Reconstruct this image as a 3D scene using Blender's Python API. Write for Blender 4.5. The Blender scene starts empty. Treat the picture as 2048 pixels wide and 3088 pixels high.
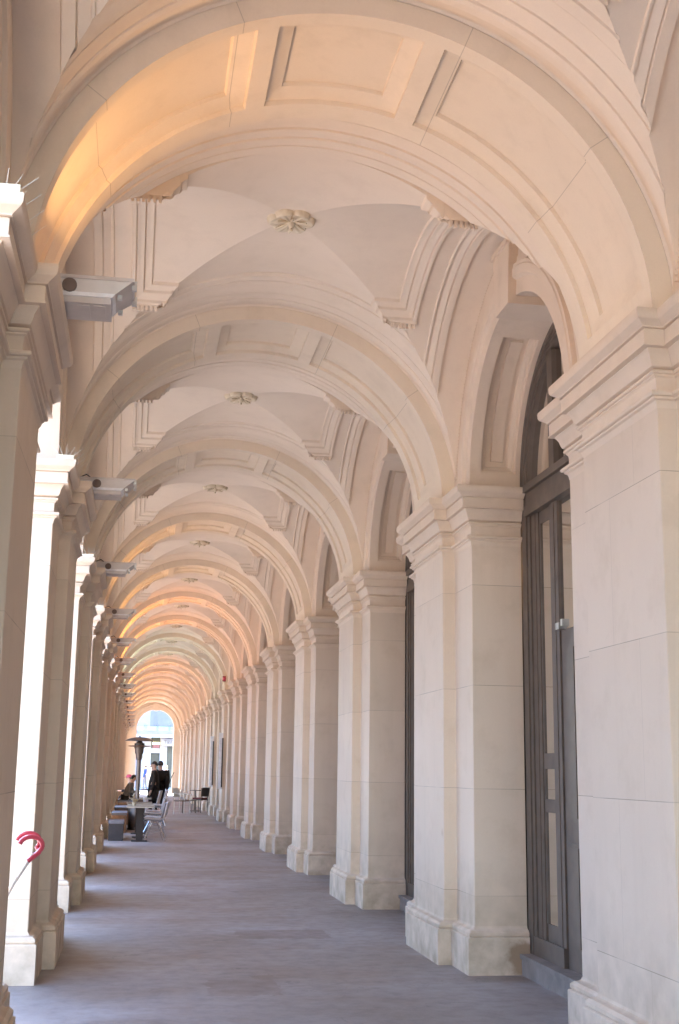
import bpy, math, random
from mathutils import Vector, Matrix
random.seed(7)
PI = math.pi
S = bpy.context.scene
COL = S.collection

# ------------------------------------------------------------------ camera
EYE = 1.55
FPX, PITCH, YAW, ROLL = 3745.6, 0.2049, 0.1566, 0.0133
cd = bpy.data.cameras.new('camera')
cam = bpy.data.objects.new('camera', cd)
COL.objects.link(cam)
cd.sensor_fit = 'VERTICAL'
cd.sensor_height = 36.0
cd.lens = FPX / 3088.0 * 36.0
cd.clip_start = 0.05
cd.clip_end = 3000
fh = Vector((math.sin(YAW), math.cos(YAW), 0))
r0 = Vector((math.cos(YAW), -math.sin(YAW), 0))
dv = fh * math.cos(PITCH) + Vector((0, 0, 1)) * math.sin(PITCH)
u0 = -fh * math.sin(PITCH) + Vector((0, 0, 1)) * math.cos(PITCH)
rv = r0 * math.cos(ROLL) + u0 * math.sin(ROLL)
uv = u0 * math.cos(ROLL) - r0 * math.sin(ROLL)
cam.matrix_world = Matrix(((rv.x, uv.x, -dv.x, 0), (rv.y, uv.y, -dv.y, 0), (rv.z, uv.z, -dv.z, EYE), (0, 0, 0, 1)))
S.camera = cam

# ------------------------------------------------------------------ sky, sun, exposure
SUN_EL, SUN_AZ = math.radians(36), math.radians(8)      # azimuth: left of +Y
sunv = Vector((-math.sin(SUN_AZ) * math.cos(SUN_EL), math.cos(SUN_AZ) * math.cos(SUN_EL), math.sin(SUN_EL)))
W = bpy.data.worlds.new('World')
S.world = W
W.use_nodes = True
nt = W.node_tree
sky = nt.nodes.new('ShaderNodeTexSky')
sky.sky_type = 'NISHITA'
sky.sun_disc = False
sky.sun_elevation = SUN_EL
sky.sun_rotation = -SUN_AZ
sky.dust_density = 0.6
sky.air_density = 1.3
sky.ozone_density = 6.0
nt.links.new(sky.outputs[0], nt.nodes['Background'].inputs[0])
nt.nodes['Background'].inputs[1].default_value = 0.15
sl = bpy.data.lights.new('sun', 'SUN')
sl.energy = 3.0
sl.angle = math.radians(0.5)
sl.color = (1.0, 0.93, 0.82)
so = bpy.data.objects.new('sun', sl)
COL.objects.link(so)
so.rotation_euler = sunv.to_track_quat('Z', 'Y').to_euler()
so.location = (-20, 60, 40)
S.view_settings.view_transform = 'Standard'
S.view_settings.look = 'None'
S.view_settings.gamma = 1
S.view_settings.use_curve_mapping = False
S.view_settings.exposure = 4.02
S.cycles.max_bounces = 10
S.cycles.diffuse_bounces = 7
S.cycles.glossy_bounces = 3
S.cycles.transparent_max_bounces = 8
S.cycles.sample_clamp_indirect = 6

# ------------------------------------------------------------------ materials
def mat(name):
    m = bpy.data.materials.new(name)
    m.use_nodes = True
    return m, m.node_tree, m.node_tree.nodes['Principled BSDF']

def N(t, typ, **kw):
    n = t.nodes.new(typ)
    for k, v in kw.items():
        if k.startswith('i_'):
            key = k[2:]
            n.inputs[int(key) if key.isdigit() else key].default_value = v
        else:
            setattr(n, k, v)
    return n

def math_n(t, op, a, b=None, c=None, clamp=False):
    n = t.nodes.new('ShaderNodeMath')
    n.operation = op
    n.use_clamp = clamp
    for i, x in enumerate((a, b, c)):
        if x is None:
            continue
        if isinstance(x, (int, float)):
            n.inputs[i].default_value = x
        else:
            t.links.new(x, n.inputs[i])
    return n.outputs[0]

def mixc(t, fac, a, b, blend='MIX'):
    n = t.nodes.new('ShaderNodeMix')
    n.data_type = 'RGBA'
    n.blend_type = blend
    if isinstance(fac, (int, float)):
        n.inputs[0].default_value = fac
    else:
        t.links.new(fac, n.inputs[0])
    for i, x in ((6, a), (7, b)):
        if isinstance(x, tuple):
            n.inputs[i].default_value = (x[0], x[1], x[2], 1)
        else:
            t.links.new(x, n.inputs[i])
    return n.outputs[2]

def ramp(t, fac, lo, hi):
    n = t.nodes.new('ShaderNodeMapRange')
    n.inputs[1].default_value = lo
    n.inputs[2].default_value = hi
    n.clamp = True
    t.links.new(fac, n.inputs[0])
    return n.outputs[0]

def noise(t, vec, scale, detail=4, rough=0.55):
    n = N(t, 'ShaderNodeTexNoise')
    n.inputs['Scale'].default_value = scale
    n.inputs['Detail'].default_value = detail
    n.inputs['Roughness'].default_value = rough
    t.links.new(vec, n.inputs['Vector'])
    return n.outputs[0]

def stone(name, base, joints=None, dirt=0.35, rough=0.8, grime=(0.30, 0.22, 0.13)):
    m, t, b = mat(name)
    geo = N(t, 'ShaderNodeNewGeometry')
    pos = geo.outputs['Position']
    big = noise(t, pos, 0.7, 3)
    mid = noise(t, pos, 3.5, 5, 0.65)
    fine = noise(t, pos, 90, 3, 0.7)
    mp = N(t, 'ShaderNodeMapping')
    mp.inputs['Scale'].default_value = (6, 6, 0.5)
    t.links.new(pos, mp.inputs['Vector'])
    streak = noise(t, mp.outputs[0], 1.0, 4, 0.6)
    c = mixc(t, ramp(t, big, 0.3, 0.7), tuple(x * 0.93 for x in base), tuple(min(1, x * 1.05) for x in base))
    c = mixc(t, math_n(t, 'MULTIPLY', ramp(t, mid, 0.52, 0.85), dirt), c, grime)
    c = mixc(t, math_n(t, 'MULTIPLY', ramp(t, streak, 0.52, 0.8), dirt * 0.4), c, grime)
    c = mixc(t, math_n(t, 'MULTIPLY', ramp(t, fine, 0.35, 0.7), 0.10), c, tuple(x * 0.7 for x in base))
    if joints == 'course':
        sep = N(t, 'ShaderNodeSeparateXYZ')
        t.links.new(pos, sep.inputs[0])
        tc = N(t, 'ShaderNodeTexCoord')
        so_ = N(t, 'ShaderNodeSeparateXYZ')
        t.links.new(tc.outputs['Object'], so_.inputs[0])
        z = sep.outputs[2]
        f = math_n(t, 'MODULO', math_n(t, 'ADD', z, 0.829 - 0.588), 0.829)
        dist = math_n(t, 'MINIMUM', f, math_n(t, 'SUBTRACT', 0.829, f))
        jl = math_n(t, 'LESS_THAN', dist, 0.0022)
        # block tone: each course differs a little
        idx = math_n(t, 'FLOOR', math_n(t, 'DIVIDE', math_n(t, 'ADD', z, 0.829 - 0.588), 0.829))
        ob = N(t, 'ShaderNodeObjectInfo')
        wn = N(t, 'ShaderNodeTexWhiteNoise', noise_dimensions='2D')
        cmb = N(t, 'ShaderNodeCombineXYZ')
        t.links.new(idx, cmb.inputs[0])
        t.links.new(ob.outputs['Random'], cmb.inputs[1])
        t.links.new(cmb.outputs[0], wn.inputs['Vector'])
        c = mixc(t, math_n(t, 'MULTIPLY', wn.outputs[0], 0.30), c, tuple(x * 0.72 for x in (base[0], base[1] * 0.98, base[2] * 0.92)))
        # upright joint in alternate courses
        odd = math_n(t, 'MODULO', idx, 2.0)
        yj = math_n(t, 'ADD', 0.34, math_n(t, 'MULTIPLY', odd, 0.36))
        vd = math_n(t, 'ABSOLUTE', math_n(t, 'SUBTRACT', so_.outputs[1], yj))
        vj = math_n(t, 'MULTIPLY', math_n(t, 'LESS_THAN', vd, 0.0020), 0.22)
        gn = N(t, 'ShaderNodeSeparateXYZ')
        t.links.new(geo.outputs['Normal'], gn.inputs[0])
        vj = math_n(t, 'MULTIPLY', vj, math_n(t, 'GREATER_THAN', math_n(t, 'ABSOLUTE', gn.outputs[0]), 0.7))
        broken = math_n(t, 'ADD', 0.15, math_n(t, 'MULTIPLY', ramp(t, noise(t, pos, 2.2, 2), 0.35, 0.6), 0.4))
        jl = math_n(t, 'MAXIMUM', math_n(t, 'MULTIPLY', jl, broken), vj)
        c = mixc(t, jl, c, (0.16, 0.11, 0.07))
        # rust brown break on one plinth corner, spots of old repair on the jambs
        cv = N(t, 'ShaderNodeVectorMath', operation='DISTANCE')
        t.links.new(pos, cv.inputs[0])
        cv.inputs[1].default_value = (3.07, 9.88, 0.13)
        dd = math_n(t, 'ADD', cv.outputs['Value'], math_n(t, 'MULTIPLY', math_n(t, 'SUBTRACT', noise(t, pos, 14, 4), 0.5), 0.16))
        c = mixc(t, math_n(t, 'MULTIPLY', ramp(t, dd, 0.15, 0.10), 0.7), c, (0.24, 0.125, 0.06))
        vs = N(t, 'ShaderNodeTexVoronoi')
        vs.inputs['Scale'].default_value = 1.35
        t.links.new(pos, vs.inputs['Vector'])
        spot = math_n(t, 'ADD', vs.outputs['Distance'], math_n(t, 'MULTIPLY', noise(t, pos, 30, 3), 0.05))
        c = mixc(t, math_n(t, 'MULTIPLY', ramp(t, spot, 0.08, 0.04), 0.40), c, (0.44, 0.30, 0.18))
        # splash dirt near the pavement
        low = ramp(t, z, 0.9, 0.0)
        c = mixc(t, math_n(t, 'MULTIPLY', math_n(t, 'MULTIPLY', low, ramp(t, noise(t, pos, 5, 4), 0.30, 0.7)), 0.75), c, (0.27, 0.20, 0.13))
    if joints == 'arch':
        tc = N(t, 'ShaderNodeTexCoord')
        so_ = N(t, 'ShaderNodeSeparateXYZ')
        t.links.new(tc.outputs['Object'], so_.inputs[0])
        ang = math_n(t, 'ARCTAN2', so_.outputs[2], so_.outputs[0])
        jl = None
        for a in (36.8, 68.2, 111.6, 142.6):
            d = math_n(t, 'ABSOLUTE', math_n(t, 'SUBTRACT', ang, math.radians(a)))
            l = math_n(t, 'LESS_THAN', d, 0.0015)
            jl = l if jl is None else math_n(t, 'MAXIMUM', jl, l)
        c = mixc(t, math_n(t, 'MULTIPLY', jl, 0.36), c, (0.16, 0.11, 0.07))
    t.links.new(c, b.inputs['Base Color'])
    b.inputs['Roughness'].default_value = rough
    b.inputs['Specular IOR Level'].default_value = 0.25
    bp = N(t, 'ShaderNodeBump')
    bp.inputs['Strength'].default_value = 0.22
    bp.inputs['Distance'].default_value = 0.004
    h = math_n(t, 'ADD', math_n(t, 'MULTIPLY', fine, 0.5), math_n(t, 'MULTIPLY', mid, 1.0))
    t.links.new(h, bp.inputs['Height'])
    t.links.new(bp.outputs[0], b.inputs['Normal'])
    return m

def plain(name, base, rough=0.6, metal=0.0, var=0.12, scale=12.0, spec=0.4):
    m, t, b = mat(name)
    geo = N(t, 'ShaderNodeNewGeometry')
    n1 = noise(t, geo.outputs['Position'], scale, 4)
    c = mixc(t, ramp(t, n1, 0.3, 0.7), tuple(x * (1 - var) for x in base), tuple(min(1, x * (1 + var)) for x in base))
    t.links.new(c, b.inputs['Base Color'])
    b.inputs['Roughness'].default_value = rough
    b.inputs['Metallic'].default_value = metal
    b.inputs['Specular IOR Level'].default_value = spec
    return m

def glass(name, tint=(0.75, 0.8, 0.76), refl=1.0):
    m, t, b = mat(name)
    t.nodes.remove(b)
    out = t.nodes['Material Output']
    tr = N(t, 'ShaderNodeBsdfTransparent')
    tr.inputs[0].default_value = (*tint, 1)
    gl = N(t, 'ShaderNodeBsdfGlossy')
    gl.inputs['Roughness'].default_value = 0.03
    fr = N(t, 'ShaderNodeFresnel')
    fr.inputs[0].default_value = 1.52
    mx = N(t, 'ShaderNodeMixShader')
    f = math_n(t, 'MULTIPLY', fr.outputs[0], refl, clamp=True)
    t.links.new(f, mx.inputs[0])
    t.links.new(tr.outputs[0], mx.inputs[1])
    t.links.new(gl.outputs[0], mx.inputs[2])
    t.links.new(mx.outputs[0], out.inputs[0])
    return m

def glow(name, col, strength):
    m, t, b = mat(name)
    b.inputs['Base Color'].default_value = (*col, 1)
    b.inputs['Emission Color'].default_value = (*col, 1)
    b.inputs['Emission Strength'].default_value = strength
    return m

def floor_mat():
    m, t, b = mat('bluestone_paving')
    geo = N(t, 'ShaderNodeNewGeometry')
    pos = geo.outputs['Position']
    sep = N(t, 'ShaderNodeSeparateXYZ')
    t.links.new(pos, sep.inputs[0])
    big = noise(t, pos, 0.45, 4, 0.6)
    mp = N(t, 'ShaderNodeMapping')
    mp.inputs['Scale'].default_value = (0.75, 1.15, 1)
    t.links.new(pos, mp.inputs['Vector'])
    band = noise(t, mp.outputs[0], 1.0, 4, 0.6)
    mid = noise(t, pos, 7, 5, 0.65)
    fine = noise(t, pos, 140, 3, 0.7)
    c = mixc(t, ramp(t, big, 0.35, 0.65), (0.235, 0.194, 0.172), (0.340, 0.300, 0.292))
    c = mixc(t, math_n(t, 'MULTIPLY', ramp(t, band, 0.46, 0.66), 0.75), c, (0.225, 0.160, 0.118))
    c = mixc(t, math_n(t, 'MULTIPLY', ramp(t, mid, 0.45, 0.8), 0.45), c, (0.135, 0.112, 0.106))
    c = mixc(t, math_n(t, 'MULTIPLY', ramp(t, fine, 0.4, 0.75), 0.30), c, (0.115, 0.10, 0.097))
    sp2 = noise(t, pos, 38, 4, 0.75)
    c = mixc(t, math_n(t, 'MULTIPLY', ramp(t, sp2, 0.55, 0.72), 0.35), c, (0.34, 0.31, 0.30))
    stn = noise(t, pos, 1.9, 5, 0.7)
    c = mixc(t, math_n(t, 'MULTIPLY', ramp(t, stn, 0.58, 0.72), 0.40), c, (0.13, 0.105, 0.095))
    # pale spots of old gum and mortar
    vor = N(t, 'ShaderNodeTexVoronoi')
    vor.inputs['Scale'].default_value = 1.7
    t.links.new(pos, vor.inputs['Vector'])
    gum = math_n(t, 'MULTIPLY', math_n(t, 'LESS_THAN', vor.outputs['Distance'], 0.035), 0.35)
    c = mixc(t, gum, c, (0.28, 0.26, 0.25))
    crk = N(t, 'ShaderNodeTexVoronoi', feature='DISTANCE_TO_EDGE')
    crk.inputs['Scale'].default_value = 0.42
    wob = N(t, 'ShaderNodeVectorMath', operation='ADD')
    t.links.new(pos, wob.inputs[0])
    nv = N(t, 'ShaderNodeTexNoise'); nv.inputs['Scale'].default_value = 2.5; nv.inputs['Detail'].default_value = 4
    t.links.new(pos, nv.inputs['Vector']); t.links.new(nv.outputs[1], wob.inputs[1])
    t.links.new(wob.outputs[0], crk.inputs['Vector'])
    ck = math_n(t, 'MULTIPLY', math_n(t, 'LESS_THAN', crk.outputs['Distance'], 0.0028), ramp(t, stn, 0.42, 0.6))
    c = mixc(t, math_n(t, 'MULTIPLY', ck, 0.45), c, (0.09, 0.075, 0.07))
    # two repaired rectangles of browner asphalt
    for (x0, x1, y0, y1) in ((0.58, 0.93, 9.15, 9.85), (0.93, 1.10, 9.15, 10.02), (0.70, 1.13, 7.15, 7.95), (1.02, 1.9, 12.1, 12.75)):
        ms = None
        for ax, lo, hi in ((0, x0, x1), (1, y0, y1)):
            v = math_n(t, 'ADD', sep.outputs[ax], math_n(t, 'MULTIPLY', math_n(t, 'SUBTRACT', mid, 0.5), 0.22))
            w = math_n(t, 'MULTIPLY', math_n(t, 'GREATER_THAN', v, lo), math_n(t, 'LESS_THAN', v, hi))
            ms = w if ms is None else math_n(t, 'MULTIPLY', ms, w)
        c = mixc(t, math_n(t, 'MULTIPLY', math_n(t, 'MULTIPLY', ms, ramp(t, stn, 0.25, 0.6)), 0.62), c, (0.150, 0.096, 0.072))
    t.links.new(c, b.inputs['Base Color'])
    r = math_n(t, 'ADD', 0.42, math_n(t, 'MULTIPLY', mid, 0.25))
    t.links.new(r, b.inputs['Roughness'])
    b.inputs['Specular IOR Level'].default_value = 0.4
    bp = N(t, 'ShaderNodeBump')
    bp.inputs['Strength'].default_value = 0.25
    bp.inputs['Distance'].default_value = 0.004
    t.links.new(math_n(t, 'ADD', fine, mid), bp.inputs['Height'])
    t.links.new(bp.outputs[0], b.inputs['Normal'])
    return m

BASE = (0.725, 0.588, 0.462)
M_PIER = stone('limestone_courses', BASE, 'course', 0.32, grime=(0.42, 0.30, 0.18))
M_STONE = stone('limestone', BASE, None, 0.22)
M_ARCH = stone('limestone_voussoirs', (0.775, 0.66, 0.525), 'arch', 0.2)
M_VAULT = stone('limewash_plaster', (0.795, 0.675, 0.55), None, 0.14)
M_ROSE = stone('aged_plaster', (0.72, 0.62, 0.47), None, 0.7, grime=(0.34, 0.25, 0.14))
M_SPIKEBASE = plain('cream_plastic', (0.72, 0.66, 0.5), 0.5)
M_SPIKE = plain('spike_wire', (0.75, 0.70, 0.62), 0.4)
M_FLOOR = floor_mat()
M_WOOD = plain('dark_painted_timber', (0.135, 0.103, 0.080), 0.5, 0, 0.15, 8)
M_GLASS = glass('shop_glass')
M_DARK = plain('dark_interior', (0.10, 0.075, 0.055), 0.8)
M_SILL = plain('bluestone_step', (0.22, 0.185, 0.165), 0.6, 0, 0.25, 6)
M_GREY = plain('grey_enamel', (0.56, 0.50, 0.47), 0.4, 0.1, 0.06)
M_GREYD = plain('louvre_grey', (0.32, 0.28, 0.265), 0.5, 0.1, 0.1)
M_WHITEP = plain('white_enamel', (0.75, 0.73, 0.74), 0.35)
M_BLACK = plain('black_rubber', (0.04, 0.032, 0.03), 0.6)
M_STEEL = plain('brushed_steel', (0.62, 0.6, 0.58), 0.28, 0.9, 0.06)
M_DSTEEL = plain('dark_steel', (0.13, 0.105, 0.09), 0.4, 0.5)
M_RED = plain('red_vinyl', (0.62, 0.085, 0.13), 0.3)
M_ASPH = plain('asphalt', (0.17, 0.16, 0.16), 0.85, 0, 0.2, 3)
M_PAVE = plain('grey_paving', (0.30, 0.275, 0.27), 0.75, 0, 0.12, 2)

# ------------------------------------------------------------------ mesh helpers
class MB:
    def __init__(s):
        s.v, s.f, s.mi = [], [], []
    def add(s, vs, fs, mi=0):
        o = len(s.v)
        s.v += [tuple(p) for p in vs]
        for f in fs:
            s.f.append(tuple(i + o for i in f))
            s.mi.append(mi)
    def box(s, x0, x1, y0, y1, z0, z1, mi=0):
        s.add([(x0, y0, z0), (x1, y0, z0), (x1, y1, z0), (x0, y1, z0), (x0, y0, z1), (x1, y0, z1), (x1, y1, z1), (x0, y1, z1)],
              [(0, 3, 2, 1), (4, 5, 6, 7), (0, 1, 5, 4), (1, 2, 6, 5), (2, 3, 7, 6), (3, 0, 4, 7)], mi)
    def hexa(s, b, tq, mi=0):
        s.add(list(b) + list(tq), [(0, 3, 2, 1), (4, 5, 6, 7), (0, 1, 5, 4), (1, 2, 6, 5), (2, 3, 7, 6), (3, 0, 4, 7)], mi)
    def sheet(s, grid, mi=0, close_u=False, close_v=False):
        n, m = len(grid), len(grid[0])
        vs = [p for row in grid for p in row]
        fs = []
        for i in range(n if close_u else n - 1):
            for j in range(m if close_v else m - 1):
                a, b_ = i, (i + 1) % n
                c, d = j, (j + 1) % m
                fs.append((a * m + c, b_ * m + c, b_ * m + d, a * m + d))
        s.add(vs, fs, mi)
    def tube(s, pts, r, n=8, mi=0, cap=True):
        pts = [Vector(p) for p in pts]
        rs = r if isinstance(r, (list, tuple)) else [r] * len(pts)
        rings = []
        up = None
        for i, p in enumerate(pts):
            d = (pts[min(i + 1, len(pts) - 1)] - pts[max(i - 1, 0)]).normalized()
            if up is None:
                up = Vector((0, 0, 1)) if abs(d.z) < 0.9 else Vector((1, 0, 0))
            a = d.cross(up).normalized()
            up = a.cross(d).normalized()
            rings.append([p + (a * math.cos(2 * PI * k / n) + up * math.sin(2 * PI * k / n)) * rs[i] for k in range(n)])
        s.sheet(rings, mi, close_v=True)
        if cap:
            for ring in (rings[0], rings[-1]):
                s.add(ring, [tuple(range(n))], mi)
    def lathe(s, prof, n=24, c=(0, 0, 0), mi=0):
        rings = [[(c[0] + r * math.cos(2 * PI * k / n), c[1] + r * math.sin(2 * PI * k / n), c[2] + z) for k in range(n)] for r, z in prof]
        s.sheet(rings, mi, close_v=True)
    def mesh(s, name, mats, smooth=None):
        me = bpy.data.meshes.new(name)
        me.from_pydata(s.v, [], s.f)
        for m in (mats if isinstance(mats, (list, tuple)) else [mats]):
            me.materials.append(m)
        if any(s.mi):
            me.polygons.foreach_set('material_index', s.mi)
        if smooth is not None:
            me.polygons.foreach_set('use_smooth', [True] * len(me.polygons))
            me.update()
            me.set_sharp_from_angle(angle=math.radians(smooth))
        me.update()
        return me

def link(name, me, parent=None, loc=(0, 0, 0), rz=0.0):
    o = bpy.data.objects.new(name, me)
    COL.objects.link(o)
    o.location = loc
    o.rotation_euler = (0, 0, rz)
    if parent:
        o.parent = parent
    return o

def tag(o, label=None, cat=None, group=None, kind=None):
    if label: o['label'] = label
    if cat: o['category'] = cat
    if group: o['group'] = group
    if kind: o['kind'] = kind
    return o

def thing(name, label, cat, loc=(0, 0, 0), rz=0.0, group=None):
    return tag(link(name, None, None, loc, rz), label, cat, group)

def copy_tree(o, parent=None):
    c = o.copy()
    COL.objects.link(c)
    if parent:
        c.parent = parent
    for ch in list(o.children):
        copy_tree(ch, c)
    return c

def miter(path, off, closed):
    n = len(path)
    out = []
    def nrm(a, b):
        dx, dy = b[0] - a[0], b[1] - a[1]
        l = math.hypot(dx, dy)
        return (-dy / l, dx / l)
    for i in range(n):
        if closed or 0 < i < n - 1:
            n1 = nrm(path[i - 1], path[i])
            n2 = nrm(path[i], path[(i + 1) % n])
            k = 1 + n1[0] * n2[0] + n1[1] * n2[1]
            ox, oy = (n1[0] + n2[0]) / k, (n1[1] + n2[1]) / k
        else:
            ox, oy = nrm(path[0], path[1]) if i == 0 else nrm(path[-2], path[-1])
        out.append((path[i][0] + ox * off, path[i][1] + oy * off))
    return out

def sweep(mb, path, prof, closed=False):
    grid = [[(x, y, z) for x, y in miter(path, off, closed)] for off, z in prof]
    mb.sheet(grid, close_v=closed)

def chamfer(path, c, closed):
    out = []
    n = len(path)
    for i, p in enumerate(path):
        if not closed and i in (0, n - 1):
            out.append(p)
            continue
        a, b_ = path[i - 1], path[(i + 1) % n]
        for q in (a, b_):
            l = math.hypot(q[0] - p[0], q[1] - p[1])
            out.append((p[0] + (q[0] - p[0]) / l * c, p[1] + (q[1] - p[1]) / l * c))
    return out

# ------------------------------------------------------------------ dimensions
L, WP, SR, PR, SLF, PL = 4.6469, 1.0956, 0.557, 0.1102, 0.7434, 0.0974
XR, XL, ZC = 2.5809, -0.6268, 3.8924
R = (XR - XL) / 2
XC = (XR + XL) / 2
ZS = 3.878
XW = XR + PR + 0.4887
XO = XL - PL - 0.57
Y0 = 10.4967 - 2 * L
def Y(k): return Y0 + k * L
HALF = (L - WP) / 2
RW = HALF - SR
RL = HALF - SLF
K0, K1 = -2, 16

B = thing('arcade_building', 'pale limestone arcade with a long row of vaulted bays between street piers and shop doorways', 'building')

# piers -----------------------------------------------------------------
CAP = [(0, 0), (.155, 0), (.158, .012), (.156, .040), (.148, .055), (.128, .068), (.112, .080), (.110, .087), (.092, .089), (.092, .094), (.099, .096), (.098, .170), (.105, .173),
       (.105, .183), (.072, .185), (.072, .190), (.062, .202), (.050, .222), (.043, .248), (.034, .268), (.018, .276), (.009, .278), (.009, .284), (.027, .286), (.030, .294),
       (.027, .302), (.016, .306), (.016, .313), (.006, .322), (.002, .335), (.002, .392), (-.006, .394), (-.006, .400), (.040, .402), (.046, .408), (.047, .418), (.043, .426),
       (.028, .430), (.026, .440), (.012, .447), (.005, .462), (.0015, .485)]
capprof = [(o, ZC - d) for o, d in CAP]
baseprof = [(.0015, .360), (.006, .345), (.020, .335), (.040, .330), (.046, .324), (.058, .313), (.058, .292), (.050, .286), (.066, .280), (.0695, .275), (.0695, -0.01)]
rp = [(XW - .06, -SR), (XR + PR, -SR), (XR + PR, 0), (XR, 0), (XR, WP), (XR + PR, WP), (XR + PR, WP + SR), (XW - .06, WP + SR)]
lp = [(XO, WP + SLF), (XL - PL, WP + SLF), (XL - PL, WP), (XL, WP), (XL, 0), (XL - PL, 0), (XL - PL, -SLF), (XO, -SLF)]
def pier_meshes(path, closed, nm):
    pc = chamfer(path, .005, closed)
    a = MB(); sweep(a, pc, [(0, 0), (0, ZC - .02)], closed)
    b_ = MB(); sweep(b_, path, capprof, closed)
    c = MB(); sweep(c, path, baseprof, closed)
    return a.mesh(nm, M_PIER), b_.mesh(nm + '_capital', M_STONE, 25), c.mesh(nm + '_plinth', M_PIER, 25)
PM = pier_meshes(rp, False, 'pier')
LM = pier_meshes(lp, True, 'street_pier')
for k in range(K0, K1 + 2):
    if k <= K1:
        p = link('pier', PM[0], B, (0, Y(k), 0))
        link('capital', PM[1], p); link('plinth', PM[2], p)
    p = link('street_pier', LM[0], B, (0, Y(k), 0))
    link('capital', LM[1], p); link('plinth', LM[2], p)

# coffered soffits --------------------------------------------------------
def coffer_grid(r, v0, v1, panels, vp0, vp1, b, g, du):
    us = set()
    tot = PI * r
    n = int(tot / du)
    raw = [i * tot / n for i in range(n + 1)]
    keys = []
    for a0, a1 in panels:
        u0_, u1_ = math.radians(a0) * r, math.radians(a1) * r
        for x in b:
            keys += [u0_ + x, u1_ - x]
    us = sorted(keys + [x for x in raw if all(abs(x - k_) > .02 for k_ in keys)])
    vs = sorted([v0, v1] + [vp0 + x for x in b] + [vp1 - x for x in b])
    grid = []
    for u in us:
        row = []
        for v in vs:
            d = 0
            for a0, a1 in panels:
                u0_, u1_ = math.radians(a0) * r, math.radians(a1) * r
                q = min(u - u0_, u1_ - u, v - vp0, vp1 - v)
                if q > -1e-6:
                    for (x0, y0_), (x1, y1_) in zip(g, g[1:]):
                        if q <= x1 + 1e-6:
                            d = y0_ + (y1_ - y0_) * (q - x0) / (x1 - x0)
                            break
                    else:
                        d = g[-1][1]
            row.append((u / r, v, r + d))
        grid.append(row)
    return grid
GB = [0, .004, .03, .07, .105, .11]
GG = [(0, 0), (.004, .028), (.03, .032), (.07, .050), (.105, .058), (.11, .082)]
am = MB()
cg = coffer_grid(R, 0, WP, ((8, 71.5), (75.7, 104.3), (108.5, 172)), .10, WP - .17, GB, GG, .09)
am.sheet([[(rr * math.cos(a), v, rr * math.sin(a)) for a, v, rr in row] for row in cg])
AVP = [(0, .128), (.006, .122), (.014, .124), (.022, .132), (.032, .134), (.06, .124), (.11, .114), (.16, .112), (.192, .118), (.197, .130), (.206, .130), (.211, .120),
       (.335, .119), (.341, .131), (.350, .131), (.356, .116), (.40, .118), (.45, .126), (.482, .134), (.488, .140), (.497, .126), (.585, .126), (.591, .138), (.600, .138), (.606, .128), (.700, .128), (.707, .142), (.722, .146), (.728, .165)]
for y_ in (0, WP):
    am.sheet([[((R + dr) * math.cos(a), y_, (R + dr) * math.sin(a)) for dr in (0, .06, .125)] for a in [PI * i / 96 for i in range(97)]])
amesh = am.mesh('transverse_arch', M_ARCH, 22)
for k in range(K0, K1 + 1):
    link('transverse_arch', amesh, B, (XC, Y(k), ZS))

# vault -------------------------------------------------------------------
RC = 1.754
F1 = [(0, 0), (.005, .024), (.040, .024), (.058, .032), (.064, .016), (.070, .044), (.100, .048), (.125, .058), (.130, .044), (.136, .070), (.162, .074), (.168, .044)]
F2 = [(0, 0), (.005, .020), (.016, .020), (.021, .004), (.028, .004), (.080, .026), (.086, .010), (.092, .036), (.152, .038), (.160, .006)]
def fstep(t, F):
    if t <= F[0][0]: return F[0][1]
    for (a, b_), (c, d) in zip(F, F[1:]):
        if t <= c: return b_ + (d - b_) * (t - a) / (c - a)
    return F[-1][1]
TX, TY, T2, KY = 1.02, .865, 1.32, .75
def gmap(q): return .915 * q + .0235 * q ** 3
def ginv(x):
    lo, hi = 0.0, 3.0
    for _ in range(50):
        m_ = (lo + hi) / 2
        if gmap(m_) < x: lo = m_
        else: hi = m_
    return (lo + hi) / 2
ymax = HALF + .002
RS = HALF + .004
NB = 105
ls = {round(RS * math.sin(i / NB * math.asin(ymax / RS)), 5) for i in range(NB + 1)}
keys = [TY + a * KY for a, _ in F1] + [ginv(TX + a) for a, _ in F1] + [ginv(T2 + a) for a, _ in F2] + [HALF - a for a, _ in AVP]
ls = sorted(set([x for x in ls if all(abs(x - k_) > .0035 for k_ in keys)] + keys + [ymax]))
ls = sorted(set([-x for x in ls] + ls))
nS = len(ls)
def z_side(ax, ay):
    o = max(fstep(max(ax - TX, (ay - TY) / KY), F1), 0) + fstep(ax - T2, F2)
    return math.sqrt(max((RC - o) ** 2 - ay * ay, 0))
def z_end(ax, ay):
    e_ = HALF - ay
    if e_ < .7281:
        ra = R + fstep(max(e_, 0), AVP)
        return math.sqrt(max(ra * ra - ax * ax, 0))
    q = ginv(ax)
    re = RC - fstep((q - TY) / KY, F1)
    return math.sqrt(max(re * re - q * q, 0))
def vault_z(dx, dy):
    return max(z_side(abs(dx), abs(dy)), z_end(abs(dx), abs(dy)))
pos_ = [x for x in ls if x >= 0]
gpos = [gmap(x) for x in pos_]
XWALL = XR + PR - XC
def first_cross(fn, lines, lim):
    prev = 0.0
    for q in lines[1:]:
        if fn(q) < -1e-7:
            lo, hi = prev, q
            for _ in range(30):
                m_ = (lo + hi) / 2
                if fn(m_) < 0: hi = m_
                else: lo = m_
            return lo
        prev = q
    return lim
vb = MB()
bnd = [first_cross(lambda y: z_side(x, y) - z_end(x, y), pos_, ymax) if x > 1e-6 else 0.0 for x in gpos]
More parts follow.
